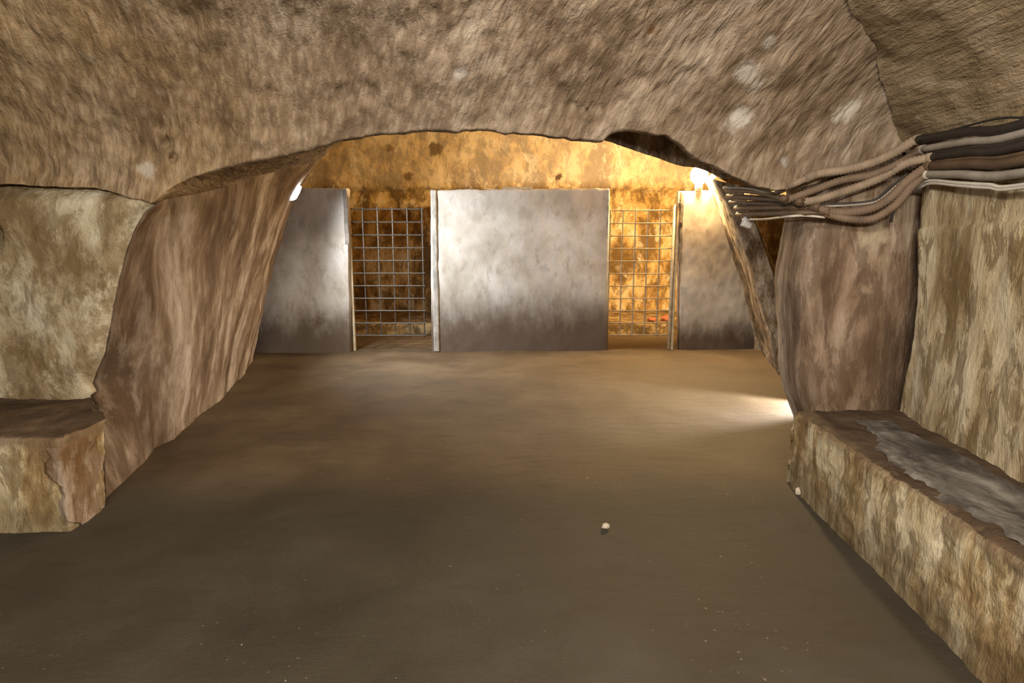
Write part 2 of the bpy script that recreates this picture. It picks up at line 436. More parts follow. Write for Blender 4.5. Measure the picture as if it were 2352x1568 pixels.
struct(grid('wall_far', archtop, 90, 24, M['arch'], 0.02, 2.0, 3.0, 0.006, 9))
# dark recess beside the pier and the ceilings over passage and rear chamber
struct(grid('wall_right', lambda u, v: (lerp(3.42, 4.7, u), lerp(Y_B + .1, Y_B - 1.0, u), lerp(0, 3.4, v)), 30, 40, M['arch'], .03, 1.5, 1.0, .01, 8, flip=True))
struct(grid('wall_right', lambda u, v: (4.4, lerp(3.2, 6.9, u), lerp(0, 3.4, v)), 30, 30, M['arch'], .03, 1.5, 2.0, .01, 8))
struct(grid('ceiling', lambda u, v: (lerp(-5.2, 4.7, u), lerp(3.4, 7.0, v), 3.35), 40, 30, M['arch'], .06, 1.0, 2.0))

# ------------------------------------------------------------------ rear chamber
YP = onZ(1200, 806).y
YBK = 11.4
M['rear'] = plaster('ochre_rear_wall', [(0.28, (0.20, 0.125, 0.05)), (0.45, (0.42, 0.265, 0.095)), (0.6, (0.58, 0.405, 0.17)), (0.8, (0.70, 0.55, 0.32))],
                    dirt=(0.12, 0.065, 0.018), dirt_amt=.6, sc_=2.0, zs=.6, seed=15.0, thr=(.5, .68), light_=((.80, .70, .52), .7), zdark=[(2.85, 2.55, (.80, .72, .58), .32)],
                    spots=[(onY(1000, 345, YBK), .16, (.10, .055, .02), .8), (onY(1283, 405, YBK), .09, (.06, .03, .01), .9), (onY(935, 405, YBK), .12, (.12, .06, .02), .8),
                           (onY(895, 340, YBK), .10, (.14, .07, .025), .7), (onY(1430, 600, YBK), .35, (.14, .08, .02), .6)])
zj = onY(1200, 434, YBK).z
def back(u, v):
    z = lerp(0, 4.6, v); x = lerp(-5.2, 5.4, u)
    return (x, YBK + (0.10 if z < zj else 0.0) - 0.9 * smooth((abs(x + .2) - 3.6) / 1.6), z)
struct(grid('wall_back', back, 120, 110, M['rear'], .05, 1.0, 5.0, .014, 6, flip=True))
struct(grid('wall_back', lambda u, v: (-4.3 - .25 * math.sin(u * 3), lerp(Y_E, YBK + .2, u), lerp(0, 4.6, v)), 30, 40, M['rear'], .05, 1.0, 8.0))
struct(grid('wall_back', lambda u, v: (4.5, lerp(Y_B - 1, YBK + .2, u), lerp(0, 4.6, v)), 30, 40, M['rear'], .05, 1.0, 9.0, flip=True))
struct(grid('ceiling', lambda u, v: (lerp(-5.3, 5.5, u), lerp(Y_F + .1, YBK + .3, v), 4.3 - .25 * abs(u - .5)), 40, 30, M['rear'], .08, .8, 2.0, flip=False))
struct(grid('wall_added_blocker', lambda u, v: (lerp(-1.02, -.88, min(1, max(0, (v - .48) / .04))), lerp(9.25, YBK + .25, u), 2.30 * (v / .48 if v < .48 else (1 - v) / .48 if v > .52 else 1)), 40, 50, M['rear'], .012, 2, 3.0))  # unseen wall added behind the middle panel to shade the left doorway
M['ledge'] = plaster('rear_ledge', [(0.3, (0.22, 0.14, 0.06)), (0.7, (0.42, 0.30, 0.15))], sc_=2.5, zs=1, seed=3.3)
def ledge(u, v):
    x = lerp(-4.6, 4.6, u); prof = [(0, (9.55, -0.01)), (.2, (9.57, .16)), (.28, (9.63, .20)), (1, (YBK + .3, .22))]
    return (x, interp([(a, b[0]) for a, b in prof], v), interp([(a, b[1]) for a, b in prof], v))
struct(grid('trim_1', ledge, 90, 24, M['ledge'], .02, 1.4, 4.0))

# room ends outside the frame
M['room'] = M['plaster_left']
struct(grid('wall_behind', lambda u, v: (lerp(-6.9, 2.6, u), VY - VA + .02, lerp(0, 1.8, v)), 60, 16, M['room'], .03, 1.4, 3.0))
struct(grid('wall_left', lambda u, v: (-6.7, lerp(VY - VA, VY + VA, u), lerp(0, 2.95, v)), 40, 24, M['room'], .03, 1.4, 4.0))

# ------------------------------------------------------------------ right pillar
M['pillar'] = plaster('pillar_rock', [(0.28, (0.135, 0.088, 0.055)), (0.45, (0.22, 0.150, 0.098)), (0.62, (0.31, 0.225, 0.158)), (0.8, (0.42, 0.33, 0.25))],
                      dirt=(0.085, 0.050, 0.028), dirt_amt=.5, sc_=2.8, zs=.26, seed=21.0, thr=(.46, .64),
                      spots=[(onY(2000, 545, 3.25), .085, (.46, .38, .26), .85), (onY(2010, 600, 3.25), .07, (.40, .31, .20), .7), (onY(1985, 660, 3.25), .05, (.40, .30, .2), .6)])
PE = [(1835, 430), (1824, 480), (1812, 540), (1800, 610), (1796, 650), (1800, 720), (1810, 800), (1820, 860), (1832, 915), (1862, 1000), (1875, 1060)]
pe = sorted((p.z, p.x) for p in (onY(x, y, 3.50) for x, y in PE))
def pillar(u, v):
    z = lerp(-0.02, 2.35, v); xe = interp_ext(pe, min(z, 1.75)) + .4 * max(0, z - 1.75) + .055 * smooth((z - .45) / .4)
    tab = [Vector((xe + .9, 4.5, z)), Vector((xe + .25, 4.2, z)), Vector((xe, 3.50, z)), Vector((xe + .09, 3.30, z)), Vector((lerp(xe, 2.2, .55), 3.22, z)),
           Vector((2.17, 3.20, z)), Vector((2.5, 3.30, z))]
    k = u * (len(tab) - 1); i = min(int(k), len(tab) - 2)
    if z > 1.66: tab = [q + Vector((0, .75 * (z - 1.66), 0)) for q in tab]
    a, b, c, d = tab[max(i - 1, 0)], tab[i], tab[i + 1], tab[min(i + 2, len(tab) - 1)]; t = k - i
    return .5 * (2 * b + (c - a) * t + (2 * a - 5 * b + 4 * c - d) * t * t + (3 * b - a - 3 * c + d) * t ** 3)
struct(grid('wall_right', pillar, 110, 110, M['pillar'], .016, 2.0, 12.0, .006, 9, stretch=(1, 1, .5)))

# ------------------------------------------------------------------ right wall
ZB = 0.44
wa, wb = onZ(2030, 925, ZB), onZ(2352, 1110, ZB)
def wx(y):
    y = max(y, 0.6)
    return wa.x + (wb.x - wa.x) * (y - wa.y) / (wb.y - wa.y)
M['plaster_right'] = plaster('right_plaster', [(0.15, (0.20, 0.138, 0.066)), (0.4, (0.35, 0.265, 0.148)), (0.6, (0.50, 0.41, 0.26)), (0.85, (0.62, 0.54, 0.38))],
                             dirt=(0.14, 0.088, 0.032), dirt_amt=.65, sc_=3.0, zs=.34, seed=31.0, thr=(.49, .62), light_=((.58, .52, .39), .5))
WE = [(2068, 440), (2062, 500), (2050, 600), (2040, 660), (2036, 760), (2030, 860), (2028, 930)]
def rwall(u, v):
    z = lerp(0.0, 1.98, v); ye = 3.06 + 0.05 * math.sin(z * 4 + 1)
    if u < 0.06:
        k = u / .06; y = ye + .12 * (1 - k); x = wx(ye) + .16 * (1 - k)
    else:
        k = (u - .06) / .94; y = lerp(ye, -2.2, k ** 1.15); x = wx(y)
    zl = 1.435
    x += 0.016 * smooth((z - zl) / .02) + .10 * smooth((z - 1.72) / .25)
    return (x, y, z)
struct(grid('wall_right', rwall, 230, 150, M['plaster_right'], .016, 2.0, 17.0, .006, 9, stretch=(1, 1, .6)))

# ------------------------------------------------------------------ benches
def bench_mat(name, seed, zt):
    m = NT(name)
    v = m.mapped((1, 1, .35), loc=(seed, 0, 0))
    a = m.noise(4.2, v, 7, .68, .3); b = m.noise(12, v, 6, .7, .4); f = m.noise(70, None, 3)
    a = m.mr(a, .26, .74); b = m.mr(b, .2, .8)
    c = m.ramp(a, [(.15, (.18, .115, .05)), (.38, (.36, .255, .125)), (.58, (.52, .43, .265)), (.82, (.66, .58, .41))])
    c = m.mix(m.math('MULTIPLY', m.mr(b, .46, .68), .65), c, (.14, .085, .03))
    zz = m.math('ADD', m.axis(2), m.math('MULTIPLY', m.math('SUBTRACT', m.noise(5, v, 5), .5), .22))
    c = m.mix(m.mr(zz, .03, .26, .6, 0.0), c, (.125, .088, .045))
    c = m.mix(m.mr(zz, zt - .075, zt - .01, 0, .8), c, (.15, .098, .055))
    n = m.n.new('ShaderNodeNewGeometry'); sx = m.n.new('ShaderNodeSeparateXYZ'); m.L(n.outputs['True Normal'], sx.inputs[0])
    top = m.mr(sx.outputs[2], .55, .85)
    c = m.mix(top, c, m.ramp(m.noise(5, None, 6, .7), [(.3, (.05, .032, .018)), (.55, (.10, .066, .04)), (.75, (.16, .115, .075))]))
    return m.out(c, .85, .25, m.math('ADD', a, m.math('ADD', m.math('MULTIPLY', b, .5), m.math('MULTIPLY', f, .15))), .5, .025)
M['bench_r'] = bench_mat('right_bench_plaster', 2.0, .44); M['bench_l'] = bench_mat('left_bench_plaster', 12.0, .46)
# right bench
ba, bb = onZ(1806, 1108), onZ(2262, 1568)
def bfx(y): return ba.x + (bb.x - ba.x) * (y - ba.y) / (bb.y - ba.y)
BY1 = ba.y
root = empty('stone_bench', (1.8, 1.2, 0), 'long plastered masonry bench with dark worn top under the conduit-hung wall', 'bench')
def benchr(u, v):
    # u along length (end face first), v across the section
    if u < .10:
        k = u / .10; y = BY1; shrink = 1 - k
    else: y = lerp(BY1, -2.03, ((u - .10) / .90) ** 1.2); shrink = 0
    fx = bfx(y); rr = .035 + .012 * fbm((0, y, 0), 5)
    edge = .012 * fbm((3, y, 1), 7)
    zt = ZB + .008 * fbm((1, y, 7), 3)
    prof = [(0, (fx - .0, -.02)), (.30, (fx + .008, zt * .55)), (.5, (fx + .015 + edge * .5, zt - rr)), (.56, (fx + .025 + edge, zt - rr * .35)), (.62, (fx + .05 + edge, zt)), (1, (wx(y) + .03, zt + .004))]
    x = interp([(a, b[0]) for a, b in prof], v); z = interp([(a, b[1]) for a, b in prof], v)
    if shrink > 0:
        yy = y + .03 * (1 - (2 * (1 - shrink) - 1) ** 2) * 0
        z2 = lerp(z, -.02, shrink); x2 = x
        return (x2, y + .015 * shrink + (.02 if False else 0), z2 if v > 0 else z)
    ek = smooth((BY1 - y) / .05)
    return (x + (1 - ek) * .02, y, z - (1 - ek) * .02 * (1 if v > .4 else 0))
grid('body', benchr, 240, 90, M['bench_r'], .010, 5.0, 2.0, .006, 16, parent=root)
def mat_screed():
    m = NT('slate_screed'); a = m.noise(6, m.mapped((1, .5, 1)), 6, .7, .4); f = m.noise(40, None, 4, .7)
    c = m.ramp(a, [(.34, (.025, .022, .021)), (.46, (.07, .062, .056)), (.57, (.16, .148, .13)), (.68, (.30, .28, .25))])
    return m.out(c, m.mr(a, .3, .7, .45, .75), .4, m.math('ADD', a, m.math('MULTIPLY', f, .4)), .6, .02)
M['screed'] = mat_screed()
def screed(u, v):
    y = lerp(2.9, -2.0, u ** 1.1)
    k = smooth((2.9 - y) / .7)
    x0 = bfx(y) + lerp(.24, .07, k) + .05 * fbm((2, y, 0), 5.5); x1 = wx(y) - lerp(.15, .04, k) + .02 * fbm((7, y, 0), 4)
    x = lerp(x0, max(x1, x0 + .02), v)
    e = min(v, 1 - v, u * 4) * 12
    return (x, y, ZB + .001 + .011 * smooth(e))
grid('worn_screed_patch', screed, 200, 36, M['screed'], .006, 6, 1.0, .004, 18, parent=root, flip=False)
# left bench
ZL = 0.46
la, lb, lc, ld = onZ(-700, 1240), onZ(160, 1222), onZ(241, 1160), onZ(262, 1120)
root = empty('stone_bench', (-3.0, 2.9, 0), 'low plastered bench with a rust-stained corner below the pale wall and passage mouth', 'bench')
ta, tb, tc = onZ(0, 1013, ZL), onZ(140, 1004, ZL), onZ(236, 968, ZL)
base = [Vector((-6.6, 2.62, 0)), Vector((lerp(-6.6, lb.x, .5), lb.y, 0)), lb, lb.lerp(lc, .5) + Vector((.015, -.015, 0)), lc, Vector((nl.x * (YW + .05) / nl.y - .05, YW + .05, 0))]
topc = [Vector((-6.6, ta.y + .02, ZL)), Vector((lerp(-6.6, tb.x, .5), ta.y, ZL)), tb, tb.lerp(tc, .5) + Vector((.01, -.01, 0)), tc, Vector((nl.x * (YW + .05) / nl.y - .05, YW + .05, ZL))]
ENDX = nl.x * (YW + .05) / nl.y - .05
cb, ct = resample(base, .03), resample(topc, .03)
def benchl(u, v):
    def at(l):
        k = u ** .8 * (len(l) - 1); i = min(int(k), len(l) - 2); return l[i].lerp(l[i + 1], k - i)
    b, t = at(cb), at(ct)
    if v < .55:
        k = v / .55; p = b.lerp(t, k); p.z = lerp(-.02, ZL - .03, k); return p
    if v < .65:
        k = (v - .55) / .1; return Vector((t.x, t.y + .03 * k * k, ZL - .03 + .03 * math.sin(k * math.pi / 2)))
    k = (v - .65) / .35
    return Vector((lerp(t.x, min(t.x, ENDX), k), lerp(t.y + .03, max(YW + .06, t.y + .03), k), ZL + .006 * k))
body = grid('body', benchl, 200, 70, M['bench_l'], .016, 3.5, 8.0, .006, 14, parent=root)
M['rust'] = plaster('rust_brown_render', [(.3, (.15, .09, .045)), (.5, (.25, .175, .115)), (.75, (.38, .30, .23))], dirt=(.14, .068, .02), dirt_amt=.6, sc_=4, zs=.35, seed=44, bump=.4)
pb = resample([lb + Vector((-.13, 0, 0)), lb, lb.lerp(lc, .5) + Vector((.015, -.015, 0)), lc], .01)
pt = resample([tb + Vector((-.13, .01, 0)), tb, tb.lerp(tc, .5) + Vector((.01, -.01, 0)), tc], .01)
def corner(u, v):
    def atd(l, s):
        k = s * (len(l) - 1); i = min(int(k), len(l) - 2); return l[i].lerp(l[i + 1], k - i)
    s0 = .22 + .22 * fbm((0, 0, v), 2.6) - .18 * smooth((v - .45) * 4) + .25 * smooth((.2 - v) * 5)
    s_ = lerp(max(.02, s0), .97, u)
    p = atd(pb, s_).lerp(atd(pt, s_), v); p.z = lerp(-.01, ZL - .02, v)
    n = Vector((.5, -.85, 0)).normalized()
    e = min(u * 10, (1 - u) * 10, (1 - v) * 12)
    return p + n * (-.006 + .026 * smooth(e))
grid('render_patch', corner, 46, 46, M['rust'], .006, 6, 3.0, .003, 20, parent=root)

# ------------------------------------------------------------------ partitions
def mat_part(name, seed, zs=1.0, tint=(1, 1, 1), spots=()):
    m = NT(name)
    a = m.noise(2.2, m.mapped((1, 1, .8), loc=(seed, 0, seed)), 7, .66, .3); b = m.noise(7, m.mapped((1, 1, .55), loc=(seed, 2, 1)), 6, .68, .3)
    T = lambda c: tuple(x * y for x, y in zip(c, tint))
    c = m.ramp(a, [(.3, T((.38, .34, .285))), (.48, T((.52, .48, .425))), (.62, T((.62, .595, .56))), (.8, T((.70, .68, .66)))])
    c = m.mix(m.math('MULTIPLY', m.mr(b, .52, .66), .45), c, T((.30, .255, .20)))
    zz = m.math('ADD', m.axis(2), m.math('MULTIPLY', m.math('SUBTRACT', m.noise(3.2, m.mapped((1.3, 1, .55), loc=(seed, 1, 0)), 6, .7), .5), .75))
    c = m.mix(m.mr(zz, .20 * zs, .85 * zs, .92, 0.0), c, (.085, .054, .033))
    for (p, r, cc, k) in spots:
        c = m.mix(m.math('MULTIPLY', m.mr(m.dist(p, r * 1.6, 1.1 / r), r * .5, r * 1.1, 1.0, 0.0), k), c, cc)
    return m.out(c, .88, .22, m.math('ADD', a, m.math('MULTIPLY', b, .5)), .3, .02)
def py_(x): return YP + .05 * x
TH = .14
def partition(name, tl, tr, bl, br, mat, label, strips=()):
    """slab traced by its four front corners; real thickness behind"""
    def on(px, py):
        p = onY(px, py, YP)
        for _ in range(4): p = onY(px, py, py_(p.x))
        return p
    A, B, C, D = on(*tl), on(*tr), on(*br), on(*bl); C.z = D.z = -.01
    r = empty(name, ((A.x + B.x) / 2, py_((A.x + B.x) / 2), 0), label, 'partition')
    def f(u, v):
        # v around section: front bottom -> front top -> back top -> back bottom ; u across, ends closed
        ends = 0
        if u < .03: uu, ends = 0, 1 - u / .03
        elif u > .97: uu, ends = 1, (u - .97) / .03
        else: uu = (u - .03) / .94
        bot = D.lerp(C, uu); top = A.lerp(B, uu); top.z += .008 * fbm((uu * 3, 0, top.x), 4)
        rb = .012
        prof = [(0, (0, 0)), (.40, (0, .97)), (.44, (.0, .985)), (.47, (.006, .996)), (.50, (.02, 1)), (.56, (TH - .02, 1)), (.6, (TH, .99)), (1, (TH, 0))]
        dy = interp([(a, b[0]) for a, b in prof], v); h = interp([(a, b[1]) for a, b in prof], v)
        p = bot.lerp(top, h); dy = lerp(dy, TH / 2, ends)
        return Vector((p.x + (0.004 if uu == 0 else -.004) * (1 - ends) * (1 if uu in (0, 1) else 0), p.y + dy, p.z))
    grid('slab', f, 90, 110, mat, .006, 2.2, 7.0, .003, 10, parent=r)
    for (x0, x1, dpt, m_, y0, y1) in strips:
        a, b = on(x0, y0), on(x1, y0); c, d = on(x0, y1), on(x1, y1)
        w_ = b.x - a.x; zt, zb = a.z, max(c.z, 0)
        def g(u, v):
            x = lerp(a.x, b.x, u); z = lerp(zb, zt, v); e = min(u, 1 - u) * 8
            return Vector((x + .006 * fbm((1, 0, z), 3), py_(x) + .004 - (dpt + .004) * smooth(e) , z))
        grid('edge_strip', g, 10, 60, m_, .003, 5, 2.0, .002, 16, parent=r)
    return r
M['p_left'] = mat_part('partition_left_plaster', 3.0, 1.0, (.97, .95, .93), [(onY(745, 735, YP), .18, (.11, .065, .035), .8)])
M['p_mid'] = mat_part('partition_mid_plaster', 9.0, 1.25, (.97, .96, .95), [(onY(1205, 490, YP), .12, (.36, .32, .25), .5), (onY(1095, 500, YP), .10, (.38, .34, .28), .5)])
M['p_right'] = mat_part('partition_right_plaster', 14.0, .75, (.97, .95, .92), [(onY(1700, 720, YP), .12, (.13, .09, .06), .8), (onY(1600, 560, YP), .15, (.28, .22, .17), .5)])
M['strip'] = plain('strip_concrete', (.38, .35, .31), .9, 0, .5, 6); M['strip_d'] = plain('strip_concrete_dark', (.24, .21, .18), .9, 0, .6, 5)
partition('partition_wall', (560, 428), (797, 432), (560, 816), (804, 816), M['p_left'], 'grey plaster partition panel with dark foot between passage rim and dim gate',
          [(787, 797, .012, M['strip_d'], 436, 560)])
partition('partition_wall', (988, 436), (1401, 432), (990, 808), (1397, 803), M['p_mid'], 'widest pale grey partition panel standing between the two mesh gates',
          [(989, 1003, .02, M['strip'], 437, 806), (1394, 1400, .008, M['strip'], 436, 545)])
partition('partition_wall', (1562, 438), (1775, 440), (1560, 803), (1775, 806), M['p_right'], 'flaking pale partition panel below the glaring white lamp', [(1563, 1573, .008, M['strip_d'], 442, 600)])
M['wood'] = plain('pale_wood_offcut', (.50, .38, .22), .8, 0, .4, 20)
p = onY(1188, 429, py_(0) + .07)
tag(bevbox('wooden_offcut', (p.x, py_(p.x) + .07, onY(1188, 435, py_(0)).z + .022), (.40, .09, .035), M['wood'], bev=.006, rz=.02),
    'thin pale wooden offcut lying on top of the widest partition panel', 'wood offcut')

# ------------------------------------------------------------------ mesh gates
M['rod'] = plain('dark_steel_rod', (.09, .075, .06), .55, .5, .4, 30); M['rod2'] = plain('pale_galvanised_rod', (.45, .38, .28), .45, .6, .3, 30)
M['post'] = plain('yellowed_post', (.55, .45, .29), .6, .1, .35, 12)
def rod_mesh(name, length, r, mat, axis):
    V, Fc = [], []
    for e in (-.5, .5):
        for k in range(6):
            a = k * math.pi / 3
            q = (e * length, math.cos(a) * r, math.sin(a) * r)
            V.append(q if axis == 'x' else (q[1], q[2], q[0]))
    for k in range(6): Fc.append((k, (k + 1) % 6, 6 + (k + 1) % 6, 6 + k))
    Fc.append((5, 4, 3, 2, 1, 0)); Fc.append((6, 7, 8, 9, 10, 11))
    me = bpy.data.meshes.new(name); me.from_pydata(V, [], Fc); me.materials.append(mat); me.update()
    return me
def gate(xs, ys, label, mat, ypl, post=None, hinge=()):
    P = lambda x, y: onY(x, y, ypl)
    x0, x1 = P(xs[0], 600).x, P(xs[-1], 600).x
    zt, zb = P(xs[0], ys[0]).z, P(xs[0], ys[-1]).z
    r = empty('mesh_gate', ((x0 + x1) / 2, ypl, 0), label, 'gate')
    hm = rod_mesh('horizontal_bar', (x1 - x0) + .05, .0095, mat, 'x'); vm = rod_mesh('vertical_bar', zt - zb + .05, .0095, mat, 'z')
    for i, y in enumerate(ys):
        o = bpy.data.objects.new('horizontal_bar', hm); col.objects.link(o); o.parent = r; o.location = (0, 0, lerp(zt, zb, i / (len(ys) - 1)))
    for i, x in enumerate(xs):
        o = bpy.data.objects.new('vertical_bar', vm); col.objects.link(o); o.parent = r
        o.location = (lerp(x0, x1, i / (len(xs) - 1)) - (x0 + x1) / 2, .017, (zt + zb) / 2)
    for (px, y0, y1, w_, m_, nm) in (post or []):
        a, b = P(px, y0), P(px, y1)
        if nm == 'post': tube('gate_post', [Vector((a.x, ypl, z)) for z in (max(b.z, 0), lerp(b.z, a.z, .5), a.z)], w_, m_, r, 12)
        else: bevbox(nm, (a.x, ypl, (a.z + max(b.z, 0)) / 2), (w_, .05, a.z - max(b.z, 0)), m_, r, .006)
    for (px, y) in hinge:
        a = P(px, y); bevbox('hinge', (a.x, ypl - .01, a.z), (.035, .05, .06), M['rod'], r, .006)
    return r
YG = YP + .10
gate([802 + 33.8 * i for i in range(6)], [480 + 29.0 * i for i in range(11)], 'dark steel mesh gate in the dim doorway beside the rust-spotted panel', M['rod'], YG - .06,
     post=[(801, 455, 812, .03, M['post'], 'hinge_post')], hinge=[(798, 464), (803, 520)])
gate([1400 + 28.6 * i for i in range(6)], [483 + 28.6 * i for i in range(11)], 'pale mesh gate with yellowed tubular post in the brightly lit golden doorway', M['rod2'], YG + .02,
     post=[(1550, 470, 800, .024, M['post'], 'post'), (1558, 440, 803, .03, M['post'], 'hinge_post')], hinge=[(1561, 470), (1563, 515)])

# ------------------------------------------------------------------ lamps
M['white'] = plain('white_plastic', (.8, .79, .76), .4, 0, .08, 10); M['grey'] = plain('grey_housing', (.35, .35, .36), .5, 0, .2, 10)
def blob(name, c, rad, mat, parent=None, nu=20, nv=12, sq=1.0):
    V, Fc = [], []
    for j in range(nv + 1):
        th = math.pi * j / nv
        for i in range(nu):
            a = 2 * math.pi * i / nu
            s = lambda q: math.copysign(abs(q) ** sq, q)
            V.append(Vector(c) + Vector((rad[0] * s(math.sin(th)) * s(math.cos(a)), rad[1] * s(math.sin(th)) * s(math.sin(a)), rad[2] * s(math.cos(th)))))
    for j in range(nv):
        for i in range(nu):
            i2 = (i + 1) % nu; Fc.append((j * nu + i, j * nu + i2, (j + 1) * nu + i2, (j + 1) * nu + i))
    return mesh(name, V, Fc, mat, parent)
yl = YP + .13
lp = onY(1606, 402, yl)
r = empty('globe_lamp', (lp.x, yl, lp.z - .15), 'blindingly bright round white lamp standing on the flaking partition panel', 'lamp')
blob('globe', lp, (.115, .115, .125), emit('lamp_globe_glow', WARM, 820), r)
tube('lamp_base', [lp + Vector((0, 0, -.20)), lp + Vector((0, 0, -.15)), lp + Vector((0, 0, -.09))], .05, M['white'], r, 14)
q = onY(1632, 411, yl - .05)
bevbox('reflector_plate', q, (.16, .03, .075), M['white'], r, .008, ry=-.75)
r['label'] = 'blindingly bright round white lamp standing on the flaking partition panel'
# oblong lamp on the left rim
lf, lt = onY(667, 461, Y_E - .55), onY(684, 424, Y_E - .55)
r = empty('bulkhead_lamp', lf, 'oblong bluish-white lamp glowing on the left passage rim', 'lamp')
mid_ = (lf + lt) / 2; ang = math.atan2(lt.x - lf.x, lt.z - lf.z)
dirv = (lt - lf)
pts = [lf + dirv * t for t in (0.04, .1, .2, .5, .8, .9, .96)]
def capsule(name, rads, off, mat, parent):
    V, Fc = [], []; seg = 14
    for p_, rr in zip(pts, rads):
        for k in range(seg):
            a = 2 * math.pi * k / seg; V.append(p_ + off + Vector((math.cos(a) * rr, math.sin(a) * rr, 0)))
    for i in range(len(pts) - 1):
        for k in range(seg): Fc.append((i * seg + k, i * seg + (k + 1) % seg, (i + 1) * seg + (k + 1) % seg, (i + 1) * seg + k))
    Fc.append(tuple(range(seg))[::-1]); Fc.append(tuple((len(pts) - 1) * seg + k for k in range(seg)))
    return mesh(name, V, Fc, mat, parent)
capsule('diffuser', [.025, .046, .054, .056, .054, .046, .025], Vector((0, 0, 0)), emit('bulkhead_glow', (.78, .9, 1.0), 30), r)
capsule('housing', [.025, .05, .056, .058, .056, .05, .025], Vector((-.06, .03, 0)), M['grey'], r)
light('bulkhead_lamp_light', 'SPOT', mid_ + Vector((.13, .0, -.03)), 280, COOL, .06, (.4, YP - .3, .7), math.radians(150), 1.0)
# floor floodlight behind the pillar
fl = onZ(1822, 938)
r = empty('floor_floodlight', (fl.x + .62, fl.y, 0), 'small floodlight on the floor behind the pillar throwing white light across the ground', 'lamp')
c0 = Vector((fl.x + .62, fl.y, .12))
bevbox('housing', c0, (.10, .20, .15), M['grey'], r, .012); bevbox('lens', c0 + Vector((-.053, 0, 0)), (.012, .16, .11), emit('floodlight_glow', (1, .97, .92), 8), r, .004)
bevbox('foot', (c0.x, c0.y, .02), (.12, .16, .04), M['grey'], r, .006)
light('floor_floodlight_light', 'SPOT', c0 + Vector((-.075, 0, .03)), 420, (1, .96, .9), .04, (c0.x - 1.3, c0.y + .1, -.1), math.radians(70), .8)

# ------------------------------------------------------------------ conduits
M['flex'] = plain('tan_corrugated_hose', (.30, .225, .155), .75, 0, .35, 10); M['flexd'] = plain('brown_corrugated_hose', (.19, .13, .085), .75, 0, .35, 10)
M['pipe_b'] = plain('brown_painted_pipe', (.12, .075, .042), .55, 0, .4, 8); M['pipe_k'] = plain('black_pipe', (.03, .025, .02), .5, 0, .4, 8)
M['pipe_g'] = plain('grey_pipe', (.34, .30, .25), .5, 0, .35, 8); M['pipe_w'] = plain('white_pipe', (.55, .51, .42), .45, 0, .25, 8)
XR = 2.06
def rp(px, py, off=0.0):              # a point on the right wall
    r_ = ray(px, py); x = XR + off
    p_ = onX(px, py, x)
    for _ in range(5): p_ = onX(px, py, wx(p_.y) - .035 + off)
    return p_
def lpnt(px, py):                     # run from pillar to the far pier: depth grows leftwards
    Y = interp([(1660, 4.75), (1800, 3.28), (2000, 3.12), (2120, 2.98)], px); return onY(px, py, Y)
def conduit(label, group, right, flex, left, rr, mats, coup=True, extend=True, rf=None):
    r = empty('conduit', Vector((0, 0, 0)), label, 'conduit', group)
    first = (flex or right or left)
    if flex:
        fp = resample(catmull([lpnt(*q) if q[0] < 2105 else rp(*q) for q in flex], 10), .0085)
        tube('flexible_hose', fp, rf or rr * 1.12, mats[1], r, 10, rib=True)
    if left:
        tube('rigid_pipe', catmull([lpnt(*q) for q in left], 4), rr * .92, mats[2], r, 10)
        if coup and flex:
            e = lpnt(*left[-1]); d = (lpnt(*left[-1]) - lpnt(*left[-2])).normalized()
            tube('coupling', [e - d * .03, e, e + d * .03], rr * 1.22, mats[2], r, 12)
    if right:
        pts_ = [rp(*q) for q in right]
        if extend:
            d = (pts_[-1] - pts_[0]).normalized(); d.z *= .25; last = pts_[-1]
            y = -1.9; pts_.append(Vector((wx(1.2) - .035, 1.2, last.z + .01))); pts_.append(Vector((wx(-1.9) - .035, y, last.z + .02)))
        tube('rigid_pipe', catmull(pts_, 5), rr, mats[0], r, 12)
        if coup and flex:
            d = (pts_[1] - pts_[0]).normalized()
            tube('coupling', [pts_[0] - d * .02, pts_[0], pts_[0] + d * .05], rr * 1.25, mats[3], r, 12)
    return r
G = 'conduits along the right wall'
conduit('topmost tan corrugated conduit joining a black pipe beneath the vault', G, [(2100, 322), (2220, 303), (2352, 284)], [(1862, 405), (1885, 398), (1940, 390), (2000, 375), (2055, 350), (2100, 322)],
        [(1786, 440), (1825, 422), (1862, 405)], .021, [M['pipe_k'], M['flex'], M['flex'], M['flex']])
conduit('tan corrugated conduit joining a grey pipe just below the topmost one', G, [(2112, 344), (2220, 326), (2352, 306)], [(1800, 462), (1860, 440), (1930, 415), (2000, 402), (2060, 378), (2112, 344)],
        [(1668, 436), (1740, 441), (1800, 456)], .018, [M['pipe_g'], M['flexd'], M['pipe_b'], M['pipe_g']])
conduit('thick tan corrugated conduit ending in a sleeve on a dark brown pipe', G, [(2134, 362), (2220, 350), (2352, 334)], [(1835, 465), (1880, 458), (1950, 436), (2020, 410), (2080, 376), (2134, 362)],
        [(1672, 450), (1750, 456), (1835, 463)], .020, [M['pipe_k'], M['flex'], M['pipe_b'], M['flex']])
conduit('brown conduit whose middle hose dips behind the two thickest hoses', G, [(2130, 382), (2240, 376), (2352, 368)], [(1872, 478), (1930, 488), (1990, 482), (2040, 458), (2085, 415), (2130, 382)],
        [(1690, 478), (1780, 477), (1872, 476)], .021, [M['pipe_b'], M['flexd'], M['pipe_b'], M['pipe_b']])
conduit('lowest sagging brown corrugated conduit feeding a short white pipe', G, [(2124, 400), (2200, 400), (2352, 397)], [(1895, 490), (1950, 503), (2005, 502), (2055, 472), (2092, 430), (2124, 400)],
        [(1694, 492), (1790, 490), (1895, 488)], .019, [M['pipe_g'], M['flexd'], M['pipe_b'], M['pipe_w']])
